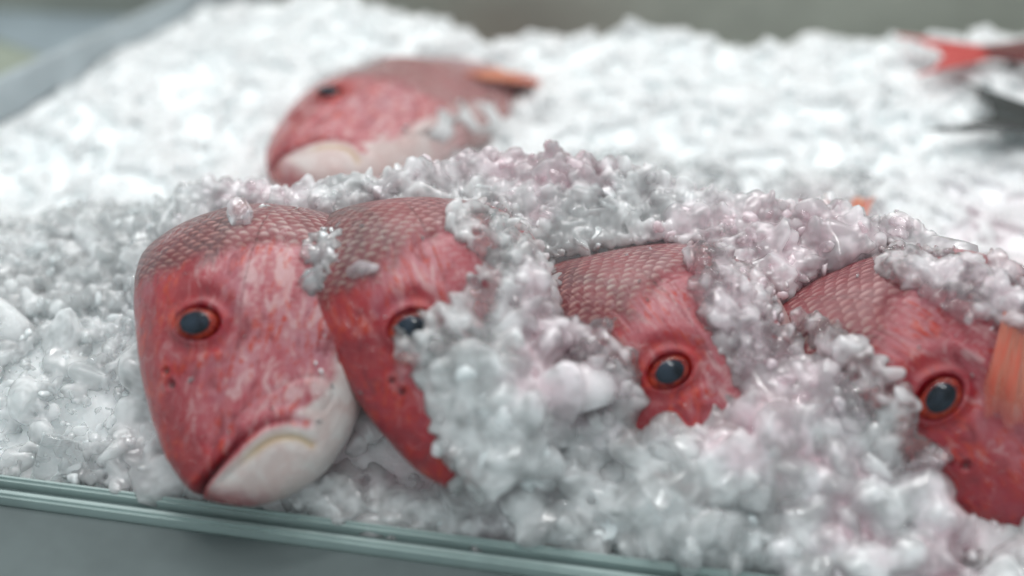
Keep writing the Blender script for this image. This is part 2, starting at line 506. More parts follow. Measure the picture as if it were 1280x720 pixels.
def fish_data(bend=0.8, seed=0, ns=400, nt=380, bend2=0.0, belly=.15, curl=0.0):
    s = np.linspace(0, 1, ns)
    # dense rows on the head
    sx = np.interp(s, [0, .10, .62, 1.0], [0, .06, 1.15, 3.0])
    sx[:int(ns * .1)] = .06 * (s[:int(ns * .1)] / .1) ** 2.0
    k = np.ones(9) / 9
    sx[12:-12] = np.convolve(np.pad(sx, 4, mode='edge'), k, 'valid')[12:-12]
    sx = np.maximum.accumulate(sx)
    th = np.linspace(0, 2 * math.pi, nt, endpoint=False)
    X = np.repeat(sx[:, None], nt, 1)
    T = pchip(XS, TS, sx)[:, None]
    B = pchip(XS, BS, sx)[:, None]
    W = pchip(XS, WS, sx)[:, None]
    TH = th[None, :]
    sn, cs = np.sin(TH), np.cos(TH)
    Z = (T + B) / 2 + (T - B) / 2 * sn
    Y = -W * np.sign(cs) * np.abs(cs) ** (.90 + .30 * sstep(.5, .9, sx)[:, None]) * (1 - .16 * np.clip(sn, 0, 1) ** 2)
    # first row is the closed nose
    d, slit = head_relief(X, Z)
    fade = sstep(.0, .35, np.abs(cs)) * np.ones_like(X)
    # outward direction in the section
    ny, nz = -cs / W.clip(.03), sn / ((T - B) / 2)
    nl = np.hypot(ny, nz)
    ny, nz = ny / nl, nz / nl
    P0 = np.stack([X, Z, Y], -1)
    org = .010 * noise(P0 + seed, 4.0) + .004 * noise(P0 + seed * 2, 13.0)
    disp = d * fade + org * sstep(0, .1, X)
    # lips wrap round the snout so the mouth slit crosses the front
    front = sstep(.10, .02, X)
    disp = disp + front * (1 - fade) * (-.02 * np.exp(-((Z - .105) / .012) ** 2))
    Yd = Y + ny * disp
    Zd = Z + nz * disp
    Xd = X - front * 0.0
    Zd = Zd + curl * np.where(X < 1.1, (X - .5).clip(0, None) ** 2, .36 + 1.2 * (X - 1.1) * np.exp(-(X - 1.1).clip(0, None)))
    # arc lengths for the scale pattern
    ul = X
    dv = np.hypot(np.diff(np.concatenate([Y, Y[:, :1]], 1), axis=1), np.diff(np.concatenate([Z, Z[:, :1]], 1), axis=1))
    Vv = np.concatenate([np.zeros((ns, 1)), np.cumsum(dv, 1)[:, :-1]], 1)
    # measured from the back line (theta = pi/2)
    j0 = nt // 4
    Vv = np.abs(Vv - Vv[:, j0:j0 + 1])
    # bend the trunk sideways behind the head (the visible side is -Y): rotate towards +Y
    ks = bend
    x0, x1 = .52, 1.00
    ang = ks * sstep(x0, x1, sx) + bend2 * sstep(1.15, 1.8, sx)
    dx = np.diff(sx, prepend=0)
    cx = np.cumsum(dx * np.cos(ang))
    cyy = np.cumsum(dx * np.sin(ang))
    Xw = cx[:, None] - Yd * np.sin(ang)[:, None]
    Yw = cyy[:, None] + Yd * np.cos(ang)[:, None]
    V = np.stack([Xw, Yw, Zd], -1).reshape(-1, 3)
    i = np.arange(ns - 1)[:, None] * nt
    j = np.arange(nt)[None, :]
    j2 = (j + 1) % nt
    F = np.stack([i + j, i + nt + j, i + nt + j2, i + j2], -1).reshape(-1, 4)
    # colour masks (where the skin itself is red, white, scaled)
    white = sstep(-.22, -.30, Z) * sstep(-.02, .14, X) * (1 - (1 - belly) * sstep(.45, .75, X))
    dm, pm, _ = polyline_d(X, Z, MOUTH)
    below = sstep(.0, -.05, Z - np.interp(X, list(MOUTH[:-5, 0]) + [.32, .42, .6], list(MOUTH[:-5, 1]) + [-.20, -.25, -.36]))
    white = np.maximum(white, below * sstep(-.03, .06, X - .3 * (Z - .1).clip(0, 1)) * sstep(.55, .40, X))
    white = white * (1 - .8 * np.exp(-(dm / .022) ** 2)) * (1 - (1 - belly) * sstep(.9, 1.2, X))
    knob = np.exp(-(np.hypot(X - .36, Z + .235) / .055) ** 2)
    white = np.maximum(white, .62 * knob)
    frac = (Z - B) / (T - B)
    red = sstep(.55, .95, frac) * .55 + sstep(.28, .02, X) * .55 * (1 - white) ** 2 + sstep(.6, .9, frac) * .25
    r = np.hypot(X - EYE[0], (Z - EYE[1])) / EYER
    red = red + .5 * np.exp(-((r - 1.1) / .35) ** 2) - .25 * np.exp(-((r - 2.2) / .7) ** 2) * sstep(.5, .2, frac)
    gx = np.interp(Z, [-.4, .0, .2, .33, .45, .6], [.78, .71, .67, .65, .62, .58]) + .03 * noise(np.stack([X, Z, Y], -1) + seed, 9.0)
    scales = sstep(-.10, .10, X - gx)
    cheek = sstep(.42, .54, X) * sstep(.10, .0, Z) * sstep(-.34, -.22, Z)
    dch, pch, _ = polyline_d(X, Z, CHIN)
    yellow = np.exp(-(dch / .012) ** 2) * sstep(.08, .15, X) * sstep(.5, .3, X)
    pup = np.zeros_like(X)
    for nx, nz_, nr in ((.315, .225, .010), (.355, .25, .008)):
        pup = np.maximum(pup, np.exp(-(np.hypot(X - nx, Z - nz_) / nr) ** 2))
    dgl, pgl, sgl = polyline_d(X, Z, GILL)
    gslit = np.exp(-((dgl - .008) / .008) ** 2) * (sgl > 0) * .55 * sstep(.3, .5, pgl)
    slitm = np.clip(np.maximum(slit ** 1.0 * sstep(.62, .25, pm), np.maximum(pup, gslit)), 0, 1)
    return V, F, dict(white=white, redness=red, scales=scales, slit=slitm, yellow=yellow, cheek=cheek), np.stack([X, Z, Y], -1), np.stack([ul, Vv, 0 * X], -1), (sx, cx, cyy, ang)


HL = 0.130


def ico(sub):
    import bmesh
    bm = bmesh.new()
    bmesh.ops.create_icosphere(bm, subdivisions=sub, radius=1.0)
    V = np.array([v.co[:] for v in bm.verts])
    F = np.array([[v.index for v in f.verts] for f in bm.faces])
    bm.free()
    return V / np.linalg.norm(V, axis=1, keepdims=True), F


ICO = {s: ico(s) for s in (1, 2, 3, 4)}


def fin_mesh(name, root_pts, tip_pts, ncol=28, nrow=14, thick=.004, wav=.01, scale=HL, jag=0.06, seed=1):
    """fan between a root line and a tip line; both (k,3) in head lengths. A thin closed body with a serrated tip."""
    rp = smooth_curve(root_pts, ncol)
    tp = smooth_curve(tip_pts, ncol)
    rr = np.random.default_rng(seed)
    a = np.linspace(0, 1, nrow)[:, None, None]
    jg = 1 - jag * (np.abs(((np.arange(ncol) % 3) - 1)) * rr.random(ncol))[None, :, None]
    G = rp[None] + (tp - rp)[None] * a * jg
    e1 = np.gradient(G, axis=1)
    e2 = np.gradient(G, axis=0)
    N = np.cross(e1, e2)
    N /= np.linalg.norm(N, axis=-1, keepdims=True) + 1e-9
    G = G + N * (wav * np.sin(np.arange(ncol) * .9)[None, :, None] * a + .35 * thick * ((np.arange(ncol) % 2) * 2 - 1)[None, :, None])
    th = thick * (1 - .75 * a)
    A, Bm = G + N * th, G - N * th
    n = nrow * ncol
    V = np.concatenate([A.reshape(-1, 3), Bm.reshape(-1, 3)]) * scale
    i = (np.arange(nrow - 1)[:, None] * ncol + np.arange(ncol - 1)[None]).ravel()
    F = [np.stack([i, i + 1, i + ncol + 1, i + ncol], 1), np.stack([i + n, i + ncol + n, i + ncol + 1 + n, i + 1 + n], 1)]
    b = [j for j in range(ncol)] + [r * ncol + ncol - 1 for r in range(1, nrow)] + [(nrow - 1) * ncol + j for j in range(ncol - 2, -1, -1)] + [r * ncol for r in range(nrow - 2, 0, -1)]
    b = np.array(b)
    b2 = np.roll(b, -1)
    F.append(np.stack([b, b + n, b2 + n, b2], 1))
    me = np_mesh(name, V, np.concatenate(F))
    u = np.tile(np.repeat(np.linspace(0, 1, nrow), ncol), 2)
    v = np.tile(np.tile(np.linspace(0, 1, ncol), nrow), 2)
    attr(me, 'suv', np.stack([u, v, 0 * u], 1), 'FLOAT_VECTOR')
    attr(me, 'hl', V / scale, 'FLOAT_VECTOR')
    return me


SLOPE = R(30.0)


def fish_frame(eye_px, eye_pt, alpha, roll, tau, slope, hl, base_yaw=0.0):
    """world matrix: local x runs snout->tail, z to the back, -y is the upper side"""
    n0 = Vector((0, -math.sin(slope), math.cos(slope)))
    u0 = Vector((0, math.cos(slope), math.sin(slope)))
    a = u0 * math.cos(alpha) + RT * math.sin(alpha)
    d = n0.cross(a)          # to the left of a, seen from above
    # tau lifts the tail end out of the plane
    rt = Matrix.Rotation(tau, 3, d)
    a2 = rt @ a
    n2 = rt @ n0
    rr = Matrix.Rotation(roll, 3, a2)
    n3 = rr @ n2
    d3 = n3.cross(a2)
    Mx = Matrix((a2, -n3, d3)).transposed().to_4x4()
    eye_loc = Vector((EYE[0], -.18, EYE[1])) * hl
    Mx.translation = Vector(eye_pt) - (Mx.to_3x3() @ eye_loc)
    return Mx


FISH = []


def make_fish(idx, mat, label, eye_px, depth_off, alpha, roll, tau, slope, hl, bend, bend2=-.85, belly=.15, curl=0.0, plane_pt=(0, 0, 0), pectoral=None, eye_style='open'):
    n0 = Vector((0, -math.sin(slope), math.cos(slope)))
    r = ray(*eye_px)
    pp = Vector(plane_pt) + n0 * depth_off
    tt = (pp - CAM).dot(n0) / r.dot(n0)
    eye_pt = CAM + r * tt
    Mx = fish_frame(eye_px, eye_pt, alpha, roll, tau, slope, hl)
    root = bpy.data.objects.new('snapper_fish', None)
    COL.objects.link(root)
    root.empty_display_size = .02
    root.matrix_world = Mx
    tag(root, label, 'fish', 'whole red snappers laid on the ice')
    V, F, masks, hlc, suv, sp = fish_data(bend, idx * 1.7, bend2=bend2, belly=belly, curl=curl)
    me = np_mesh('body', V * hl, F)
    for k, v in masks.items():
        attr(me, k, v)
    attr(me, 'hl', hlc, 'FLOAT_VECTOR')
    attr(me, 'suv', suv, 'FLOAT_VECTOR')
    body = link('body', me, root, mat)
    # eye, both sides
    sv, sf = ICO[3]
    for side in (-1, 1):
        ec = np.array([EYE[0], side * .150, EYE[1]]) * hl
        ax = np.array([-.12, side * 1.0, .16])
        ax /= np.linalg.norm(ax)
        q = Vector((0, 0, 1)).rotation_difference(Vector(ax)).to_matrix()
        Rm = np.array(q)
        def place(v, o=0.0):
            return v @ Rm.T * hl + ec + ax * o * hl
        # iris ball: a flattened ball with a dip in front
        v = sv * np.array([.050, .071, .032])
        v[:, 2] -= .010 * np.exp(-(np.hypot(v[:, 0], v[:, 1]) / .045) ** 2) * (v[:, 2] > 0)
        eye = link('eye', np_mesh('eye', place(v, .012), sf), root, M['iris'])
        v = sv * np.array([.034, .048, .017])
        link('pupil', np_mesh('pupil', place(v, .036), sf), eye, M['pupil'])
        v = sv * np.array([.048, .069, .027])
        # clear cornea: a lens shaped shell in front of the iris
        link('cornea', np_mesh('cornea', place(v, .030), sf), eye, M['cornea'])
    # dorsal fin laid along the back (folded), tail, pectoral
    sx, cx, cyy, ang = sp

    def along(x, y, z):
        i = min(np.searchsorted(sx, x), len(sx) - 1)
        return (cx[i] - y * math.sin(ang[i]), cyy[i] + y * math.cos(ang[i]), z)
    Tz = lambda x: float(pchip(XS, TS, np.array([x]))[0])
    Bz = lambda x: float(pchip(XS, BS, np.array([x]))[0])
    xs = [1.05, 1.3, 1.6, 1.9, 2.2, 2.45]
    fm = fin_mesh('dorsal_fin', [along(x, 0, Tz(x) - .02) for x in xs], [along(x + .22, .05, Tz(x) + .12 * math.sin((i + .7) / 6 * 3.0)) for i, x in enumerate(xs)], seed=idx, scale=hl)
    link('dorsal_fin', fm, root, M['fin'])
    zz = np.linspace(-.12, .14, 5)
    fm = fin_mesh('tail_fin', [along(2.93, 0, z) for z in zz], [along(2.999, 0, 0)[:2] + (0,) for z in zz], seed=idx + 5, scale=hl) if False else None
    e = ang[-1]
    tx = [(cx[-1] + math.cos(e) * L, cyy[-1] + math.sin(e) * L, z) for L, z in ((.75, -.42), (.55, -.22), (.42, 0.02), (.55, .26), (.8, .46))]
    rx = [(cx[-1] - .04 * math.cos(e), cyy[-1] - .04 * math.sin(e), z * .9) for z in zz]
    link('tail_fin', fin_mesh('tail_fin', rx, tx, seed=idx + 9, scale=hl, ncol=30), root, M['fin'])
    # pectoral fin on the upper side
    pr = pectoral or dict(len=.55, ang=-18)
    px0, pz0 = 1.12, -.14
    rootp, tip = [], []
    for i, f in enumerate(np.linspace(-.5, .5, 5)):
        w = .215
        rootp.append(along(px0 + .02, -w, pz0 + f * .11))
        A = R(pr['ang']) + f * .35
        L = pr['len'] * (1 - .55 * abs(f + .25))
        tip.append(along(px0 + L * math.cos(A), -w - pr.get('lift', .0), pz0 + f * .2 + L * math.sin(A)))
    link('pectoral_fin', fin_mesh('pectoral_fin', rootp, tip, seed=idx + 3, scale=hl), root, M['fin'])
    dg = None
    bpy.context.view_layer.update()
    Vw = (V * hl) @ np.array(Mx.to_3x3()).T + np.array(Mx.translation)
    FISH.append((root, Vw, F))
    return root


G3 = 'front row'
make_fish(0, M['skin'][0], 'leftmost red snapper with open dark eye and white jaw by the glass front edge', (247, 403), .050, R(8), R(-3), R(-4), SLOPE, .130, 1.40, bend2=-.30)
make_fish(1, M['skin'][1], 'red snapper with its eye under crushed ice, second from the left of the front row', (515, 408), .058, R(-12), R(10), R(-8), SLOPE, .125, 1.38, bend2=-.50, curl=.15)
make_fish(2, M['skin'][2], 'third snapper of the front row, only its scaly nape and orange rimmed eye showing', (838, 463), .040, R(-22), R(6), R(-6), SLOPE, .125, 1.36, bend2=-.78, curl=.7)
make_fish(3, M['skin'][3], 'red snapper at the right front corner with glossy eye and dark torn nape', (1176, 495), .042, R(-37), R(-5), R(-2), SLOPE, .140, 1.30, bend2=-.76, curl=1.3)
make_fish(4, M['skin'][4], 'red snapper lying alone behind the front row with its white throat turned up', (413, 116), .040, R(33), R(0), R(4), R(1), .118, .28, bend2=0.0, belly=.5, plane_pt=(0, 0.2, -.03))
M['skin_dark'] = plain('dark_fish_skin', (0.012, 0.014, 0.014), .25, coat=1.0, coatr=.08)
make_fish(5, M['skin'][3], 'red snapper beyond the right edge whose orange pectoral fin lies on the neighbouring cheek', (1480, 470), .035, R(-30), R(0), R(0), SLOPE, .125, 1.35, bend2=-.6, pectoral=dict(len=.3, ang=-18))
make_fish(6, M['skin'][3], 'blurred red fish at the far right back, its red tail pointing left', (1580, 44), .016, R(-93), R(0), R(0), R(0), .062, .0, bend2=0.0, plane_pt=(0, 0.2, -.005))
make_fish(7, M['skin_dark'], 'blackish fish at the right edge with dark forked tail on the ice', (1872, 238), .022, R(-66), R(0), R(0), R(0), .080, .0, bend2=0.0, plane_pt=(0, 0.2, -.015))
for ch in FISH[6][0].children:
    if ch.name.startswith(('tail', 'dorsal', 'pectoral')):
        ch.data.materials[0] = M['fin_red']
FISH[7][0]['group'] = ''
del FISH[7][0]['group']
for ch in FISH[7][0].children:
    if ch.name.startswith(('tail', 'dorsal', 'pectoral')):
        ch.data.materials[0] = M['skin_dark']
FISH[7][0].name = 'dark_fish'

# ------------------------------------------------------------------ ice relief
ZF = -.052            # ice level at the glass front edge
ZB = -.030            # level of the ice behind the crest
A0, A1 = on_z(0, 603, ZF), on_z(830, 713, ZF)
FR_DIR = (A1 - A0).normalized()
FR_IN = Vector((-FR_DIR.y, FR_DIR.x, 0))       # points into the tray
L0, L1 = on_z(0, 122, -.02), on_z(190, 33, -.02)
crest_px = [(-200, 330, -.012), (150, 285, -.010), (240, 240, .012), (360, 238, .026), (500, 222, .030), (650, 205, .032), (760, 215, .030), (900, 246, .028),
            (1080, 282, .020), (1200, 330, .010), (1290, 365, .000), (1500, 430, -.01)]
CP = [on_z(a, b, c) for a, b, c in crest_px]
CX = np.array([p.x for p in CP])
CY = np.array([p.y for p in CP])
CZ = np.array([c for _, _, c in crest_px])
back_px = [(-100, -60), (240, -8), (300, -4), (470, 4), (540, 22), (620, 44), (760, 50), (880, 46), (960, 58), (1040, 50), (1110, 42), (1290, 50), (1500, 60)]
BP = [on_z(a, b, -.012) for a, b in back_px]
BX = np.array([p.x for p in BP])
BY = np.array([p.y for p in BP])


def H(x, y):
    """height of the ice surface"""
    x = np.asarray(x, float)
    y = np.asarray(y, float)
    yf = A0.y + (x - A0.x) * (FR_DIR.y / FR_DIR.x)
    yc = pchip(CX, CY, x)
    zc = pchip(CX, CZ, x)
    t = (y - yf) / (yc - yf)
    zf = ZF + 0 * x
    front = zf + (zc - zf) * (t.clip(0, 1) ** .85)
    db = (y - yc)
    zb = ZB + .022 * sstep(.05, .30, db)
    back = zb + (zc - zb) * np.exp(-(db.clip(0, None) / .032) ** 1.6)
    z = np.where(t < 1, front, back)
    P = np.stack([x, y, 0 * x], -1)
    z = z + .010 * noise(P, 22.0) + .007 * noise(P, 55.0) + .004 * noise(P, 120.0)
    # ragged end at the back
    yb = np.interp(x, BX, BY) + .02 * noise(P, 30.0)
    z = z - .10 * sstep(0, .03, y - yb)
    # lower along the left wall
    dl = (x - L0.x) * (L1.y - L0.y) / (L1 - L0).length - (y - L0.y) * (L1.x - L0.x) / (L1 - L0).length
    z = z - .012 * sstep(.05, .0, dl)
    return z


def bvh_of(V, F):
    return BVHTree.FromPolygons([tuple(v) for v in V], [tuple(f) for f in F], epsilon=0)


fish_bvh = []
for root, V, F in FISH:
    ns_, nt_ = 400, 380
    Vg = V.reshape(ns_, nt_, 3)[::3, ::4]
    a, b = Vg.shape[:2]
    i = np.arange(a - 1)[:, None] * b
    j = np.arange(b)[None]
    j2 = (j + 1) % b
    Fg = np.stack([i + j, i + b + j, i + b + j2, i + j2], -1).reshape(-1, 4)
    fish_bvh.append((bvh_of(Vg.reshape(-1, 3), Fg), Vg.reshape(-1, 3).min(0) - .01, Vg.reshape(-1, 3).max(0) + .01))


def fish_depth(p):
    """signed distance to the nearest fish skin, negative inside"""
    best = 1.0
    for tr, lo, hi in fish_bvh:
        if (p > lo).all() and (p < hi).all():
            loc, nrm, idx, dist = tr.find_nearest(Vector(p))
            if loc is not None:
                s = (Vector(p) - loc).dot(nrm)
                dist = dist if s > 0 else -dist
                if dist < best:
                    best = dist
    return best


# bed: one closed looking sheet of slush under the loose pieces
nx, ny = 620, 440
gx = np.linspace(-.50, .56, nx)
gy = np.linspace(-.24, .46, ny)
GX, GY = np.meshgrid(gx, gy)
GZ = H(GX, GY) - .0035
P = np.stack([GX, GY, 0 * GX], -1)
GZ += .0022 * noise(P, 260.0) + .0012 * noise(P, 600.0)
inside = ((GX - A0.x) * FR_IN.x + (GY - A0.y) * FR_IN.y) > .001
left_in = ((GX - L0.x) * (L1.y - L0.y) - (GY - L0.y) * (L1.x - L0.x)) > 0
ok = inside & left_in
idx = np.arange(nx * ny).reshape(ny, nx)
Fb = np.stack([idx[:-1, :-1], idx[:-1, 1:], idx[1:, 1:], idx[1:, :-1]], -1).reshape(-1, 4)
keep = (ok[:-1, :-1] & ok[1:, 1:] & ok[:-1, 1:] & ok[1:, :-1]).ravel()
Fb = Fb[keep]
used = np.unique(Fb)
remap = -np.ones(nx * ny, int)
remap[used] = np.arange(len(used))
Vb = np.stack([GX, GY, GZ], -1).reshape(-1, 3)[used]
bed = link('ice_bed', np_mesh('ice_bed', Vb, remap[Fb]), None, M['ice_bed'])
tag(bed, kind='structure')


bs = np.stack([GX, GY, GZ], -1)[::3, ::3]
b0, b1 = bs.shape[:2]
ii = np.arange(b0 * b1).reshape(b0, b1)
bed_bvh = bvh_of(bs.reshape(-1, 3), np.stack([ii[:-1, :-1], ii[:-1, 1:], ii[1:, 1:], ii[1:, :-1]], -1).reshape(-1, 4))


# ------------------------------------------------------------------ loose ice: faceted melting pieces
def chunk_proto(seed, sub, sharp):
    r = np.random.default_rng(seed)
    D, F = ICO[sub]
    k = r.integers(8, 13)
    Nn = r.normal(size=(k, 3))
    Nn /= np.linalg.norm(Nn, axis=1, keepdims=True)
    hh = r.uniform(.62, 1.0, k)
    proj = np.clip(D @ Nn.T, 1e-3, None) / hh
    rad = 1.0 / (np.sum(proj ** sharp, axis=1) ** (1.0 / sharp))
    rad = np.clip(rad, 0, 1.5)
    V = D * rad[:, None]
    V *= np.array([1.15, r.uniform(.65, 1.0), r.uniform(.42, .85)])
    nn = Noise(seed)
    V = V * (1 + .16 * nn(V, 1.6))[:, None]
    return V, F


PROTO = {s: [chunk_proto(100 * s + k, s, sh) for k, sh in enumerate([14, 24, 36, 50, 30, 18, 40, 60, 16, 44, 26, 22])] for s in (1, 2, 3, 4)}


def rand_rot(n, r):
    q = r.normal(size=(n, 4))
    q /= np.linalg.norm(q, axis=1, keepdims=True)
    w, x, y, z = q.T
    return np.stack([1 - 2 * (y * y + z * z), 2 * (x * y - z * w), 2 * (x * z + y * w), 2 * (x * y + z * w), 1 - 2 * (x * x + z * z), 2 * (y * z - x * w),
                     2 * (x * z - y * w), 2 * (y * z + x * w), 1 - 2 * (x * x + y * y)], 1).reshape(n, 3, 3)


def build_chunks(name, pts, rad, mat, sub):
    pts = np.asarray(pts)
    rad = np.asarray(rad)
    n = len(pts)
    rot = rand_rot(n, rng)
    pid = rng.integers(0, len(PROTO[1]), n)
    Vs, Fs, off = [], [], 0
    for lvl in np.unique(sub):
        for k in range(len(PROTO[1])):
            m = (pid == k) & (sub == lvl)
            if not m.any():
                continue
            V, F = PROTO[int(lvl)][k]
            W = np.einsum('nij,vj->nvi', rot[m], V) * rad[m][:, None, None] + pts[m][:, None, :]
            c = m.sum()
            Vs.append(W.reshape(-1, 3))
            Fs.append((F[None] + (np.arange(c) * len(V))[:, None, None]).reshape(-1, 3) + off)
            off += c * len(V)
    me = np_mesh(name, np.concatenate(Vs), np.concatenate(Fs))
    return link(name, me, None, mat)


CLR_PX = [  # windows in which the skin stays bare
    [(150, 300), (200, 262), (290, 262), (400, 268), (385, 330), (385, 420), (440, 470), (450, 570), (330, 620), (235, 622), (150, 480)],
    [(425, 262), (560, 250), (640, 290), (620, 330), (625, 420), (560, 400), (470, 420), (470, 470), (500, 520), (440, 520), (400, 400)],
    [(675, 320), (790, 292), (900, 310), (905, 350), (800, 380), (890, 430), (905, 520), (815, 510), (800, 425), (740, 400), (690, 360)],
    [(930, 325), (1110, 310), (1180, 360), (1280, 400), (1280, 720), (1240, 720), (1180, 610), (1130, 530), (1040, 440), (960, 395)],
    [(345, 60), (720, 60), (720, 150), (560, 190), (430, 222), (345, 180)],
]


def in_poly(px, py, poly):
    c = False
    j = len(poly) - 1
    for i in range(len(poly)):
        xi, yi = poly[i]
        xj, yj = poly[j]
        if (yi > py) != (yj > py) and px < (xj - xi) * (py - yi) / (yj - yi) + xi:
            c = not c
        j = i
    return c


def bare(p):
    px, py, d = to_px(p)
    return any(in_poly(px, py, q) for q in CLR_PX)


def tray_ok(p, m=.004):
    if (p[0] - A0.x) * FR_IN.x + (p[1] - A0.y) * FR_IN.y < m:
        return False
    return (p[0] - L0.x) * (L1.y - L0.y) - (p[1] - L0.y) * (L1.x - L0.x) > m * .5


pts, rad, cls = [], [], []


def scatter(n, xr, yr, rr, lift, cond=None):
    xs = rng.uniform(*xr, n)
    ys = rng.uniform(*yr, n)
    zs = H(xs, ys)
    px, py, dd = to_px(np.stack([xs, ys, zs], -1))
    m = (px > -90) & (px < 1370) & (py > -60) & (py < 800) & (zs > -.085)
    yc = pchip(CX, CY, xs)
    if cond == 'front':
        m &= ys < yc
    elif cond == 'crest':
        m &= np.abs(ys - yc + .006) < .040
    elif cond == 'back':
        m &= ys > yc + .015
    for i in np.nonzero(m)[0]:
        r = rr[0] * (rr[1] / rr[0]) ** (rng.random() ** 1.6)
        if xs[i] < -.165 and cond == 'front':
            r *= .62
        p = np.array([xs[i], ys[i], zs[i] + r * rng.uniform(*lift)])
        if not tray_ok(p, r * .6):
            continue
        fd = fish_depth(p)
        if fd < -r * .15:
            continue
        if fd < r * .9 and bare(p):
            continue
        pts.append(p)
        rad.append(r)


scatter(2200, (-.45, .5), (-.2, .1), (.005, .016), (-.6, .2), 'front')
scatter(9000, (-.45, -.14), (-.2, .1), (.0015, .006), (-.5, .6), 'front')
scatter(5000, (-.45, .5), (-.2, .1), (.0015, .0055), (-.4, .9), 'front')
scatter(32000, (-.36, .45), (-.03, .12), (.0014, .0048), (-.6, 1.2), 'crest')
scatter(15000, (-.5, .56), (.0, .45), (.0025, .006), (-.9, .1), 'back')


# piles lying on the fish: (outline in the photograph, pieces, radius range, depth of the pile)
def hit(px, py):
    r = ray(px, py)
    best, bn, bt = None, None, 1e9
    for tr, lo, hi in fish_bvh:
        loc, nrm, i, d = tr.ray_cast(CAM, r)
        if loc is not None and d < bt:
            best, bn, bt = loc, nrm, d
    loc, nrm, i, d = bed_bvh.ray_cast(CAM, r)
    if loc is not None and d < bt:
        return np.array(loc), np.array((0, -.4, .9)), False
    if best is None:
        q = on_z(px, py, -.05)
        return np.array(q), np.array((0, -.4, .9)), False
    return np.array(best), np.array(bn), True


PILES = [
    ([(505, 455), (540, 430), (600, 410), (640, 330), (690, 330), (720, 430), (700, 690), (570, 660), (560, 600), (540, 520)], 420, (.0035, .011), .006),
    ([(340, 612), (440, 590), (520, 640), (560, 670), (340, 640)], 110, (.003, .009), .005),
    ([(880, 290), (925, 305), (935, 400), (1000, 440), (900, 430)], 260, (.002, .006), .006),
    ([(490, 405), (540, 385), (590, 400), (590, 470), (530, 470)], 70, (.0016, .0055), .004),
    ([(600, 262), (690, 290), (690, 370), (715, 400), (740, 430), (700, 450), (640, 420), (615, 330)], 420, (.0015, .006), .006),
    ([(560, 430), (700, 440), (775, 435), (805, 520), (905, 535), (930, 480), (1000, 440), (1060, 470), (1130, 560), (1180, 640), (1220, 730), (560, 730)], 520, (.005, .016), .012),
    ([(905, 310), (960, 318), (985, 350), (975, 420), (915, 420)], 260, (.002, .006), .007),
    ([(890, 300), (915, 330), (935, 400), (1020, 450), (1060, 490), (940, 520), (900, 450), (880, 380)], 560, (.0015, .006), .006),
    ([(385, 285), (430, 275), (425, 330), (400, 370), (380, 370)], 110, (.0018, .005), .006),
    ([(500, 160), (600, 100), (660, 80), (720, 120), (690, 190), (560, 215)], 200, (.002, .0055), .004),
    ([(560, 245), (760, 235), (900, 270), (900, 310), (790, 290), (690, 310), (640, 290)], 500, (.0012, .004), .006),
    ([(1080, 320), (1130, 330), (1200, 375), (1280, 410), (1290, 350), (1150, 290)], 500, (.0013, .0045), .007),
    ([(240, 225), (420, 225), (430, 262), (330, 262), (240, 262)], 260, (.0012, .004), .006),
    ([(930, 440), (1040, 440), (1120, 520), (1060, 560)], 200, (.0016, .006), .007),
]


def edge_px(px, py, poly):
    best = 1e9
    for i in range(len(poly)):
        ax, ay = poly[i - 1]
        bx, by = poly[i]
        ux, uy = bx - ax, by - ay
        k = max(0, min(1, ((px - ax) * ux + (py - ay) * uy) / (ux * ux + uy * uy)))
        best = min(best, math.hypot(px - ax - k * ux, py - ay - k * uy))
    return best


for poly, n, rr, thick in PILES:
    xs = [p[0] for p in poly]
    ys = [p[1] for p in poly]
    c = 0
    tries = 0
    n = int(n * 1.35)
    while c < n and tries < n * 6:
        tries += 1
        px = rng.uniform(min(xs), max(xs))
        py = rng.uniform(min(ys), max(ys))
        jx, jy = 16 * float(noise(np.array((px, py, 0.0)), .03)), 16 * float(noise(np.array((py, px, 9.0)), .03))
        if not in_poly(px + jx * 2, py + jy * 2, poly):
            continue
        h, nrm, onf = hit(px, py)
        we = min(1.0, edge_px(px, py, poly) / 55.0) if onf else 1.0
        r = rr[0] * (rr[1] / rr[0]) ** (rng.random() ** 1.5) * (.40 + .60 * we)
        nn = nrm * .6 + np.array((0, 0, .4))
        p = h + nn * (thick * we * rng.random() ** 1.3 * (1.0 if onf else .5) - r * .3)
        if not tray_ok(p, r * .8):
            continue
        pts.append(p)
        rad.append(r)
        c += 1
VEILS = [
    ([(560, 255), (650, 260), (640, 420), (560, 400), (600, 330)], 330, (.0014, .0045), .003),
    ([(485, 395), (600, 370), (620, 440), (520, 460)], 170, (.0014, .005), .003),
    ([(660, 400), (740, 405), (795, 440), (790, 520), (700, 520)], 260, (.0016, .006), .004),
    ([(860, 300), (920, 305), (935, 400), (1010, 450), (930, 470), (890, 400)], 420, (.0014, .005), .004),
    ([(1090, 300), (1290, 340), (1290, 420), (1210, 410), (1120, 350)], 420, (.0014, .005), .004),
    ([(1000, 400), (1070, 430), (1150, 520), (1180, 600), (1090, 600)], 240, (.0016, .006), .004),
    ([(730, 190), (920, 200), (920, 260), (730, 250)], 240, (.002, .005), .004),
    ([(950, 215), (1110, 235), (1100, 285), (950, 275)], 240, (.002, .005), .004),
]
veil_p, veil_r = [], []
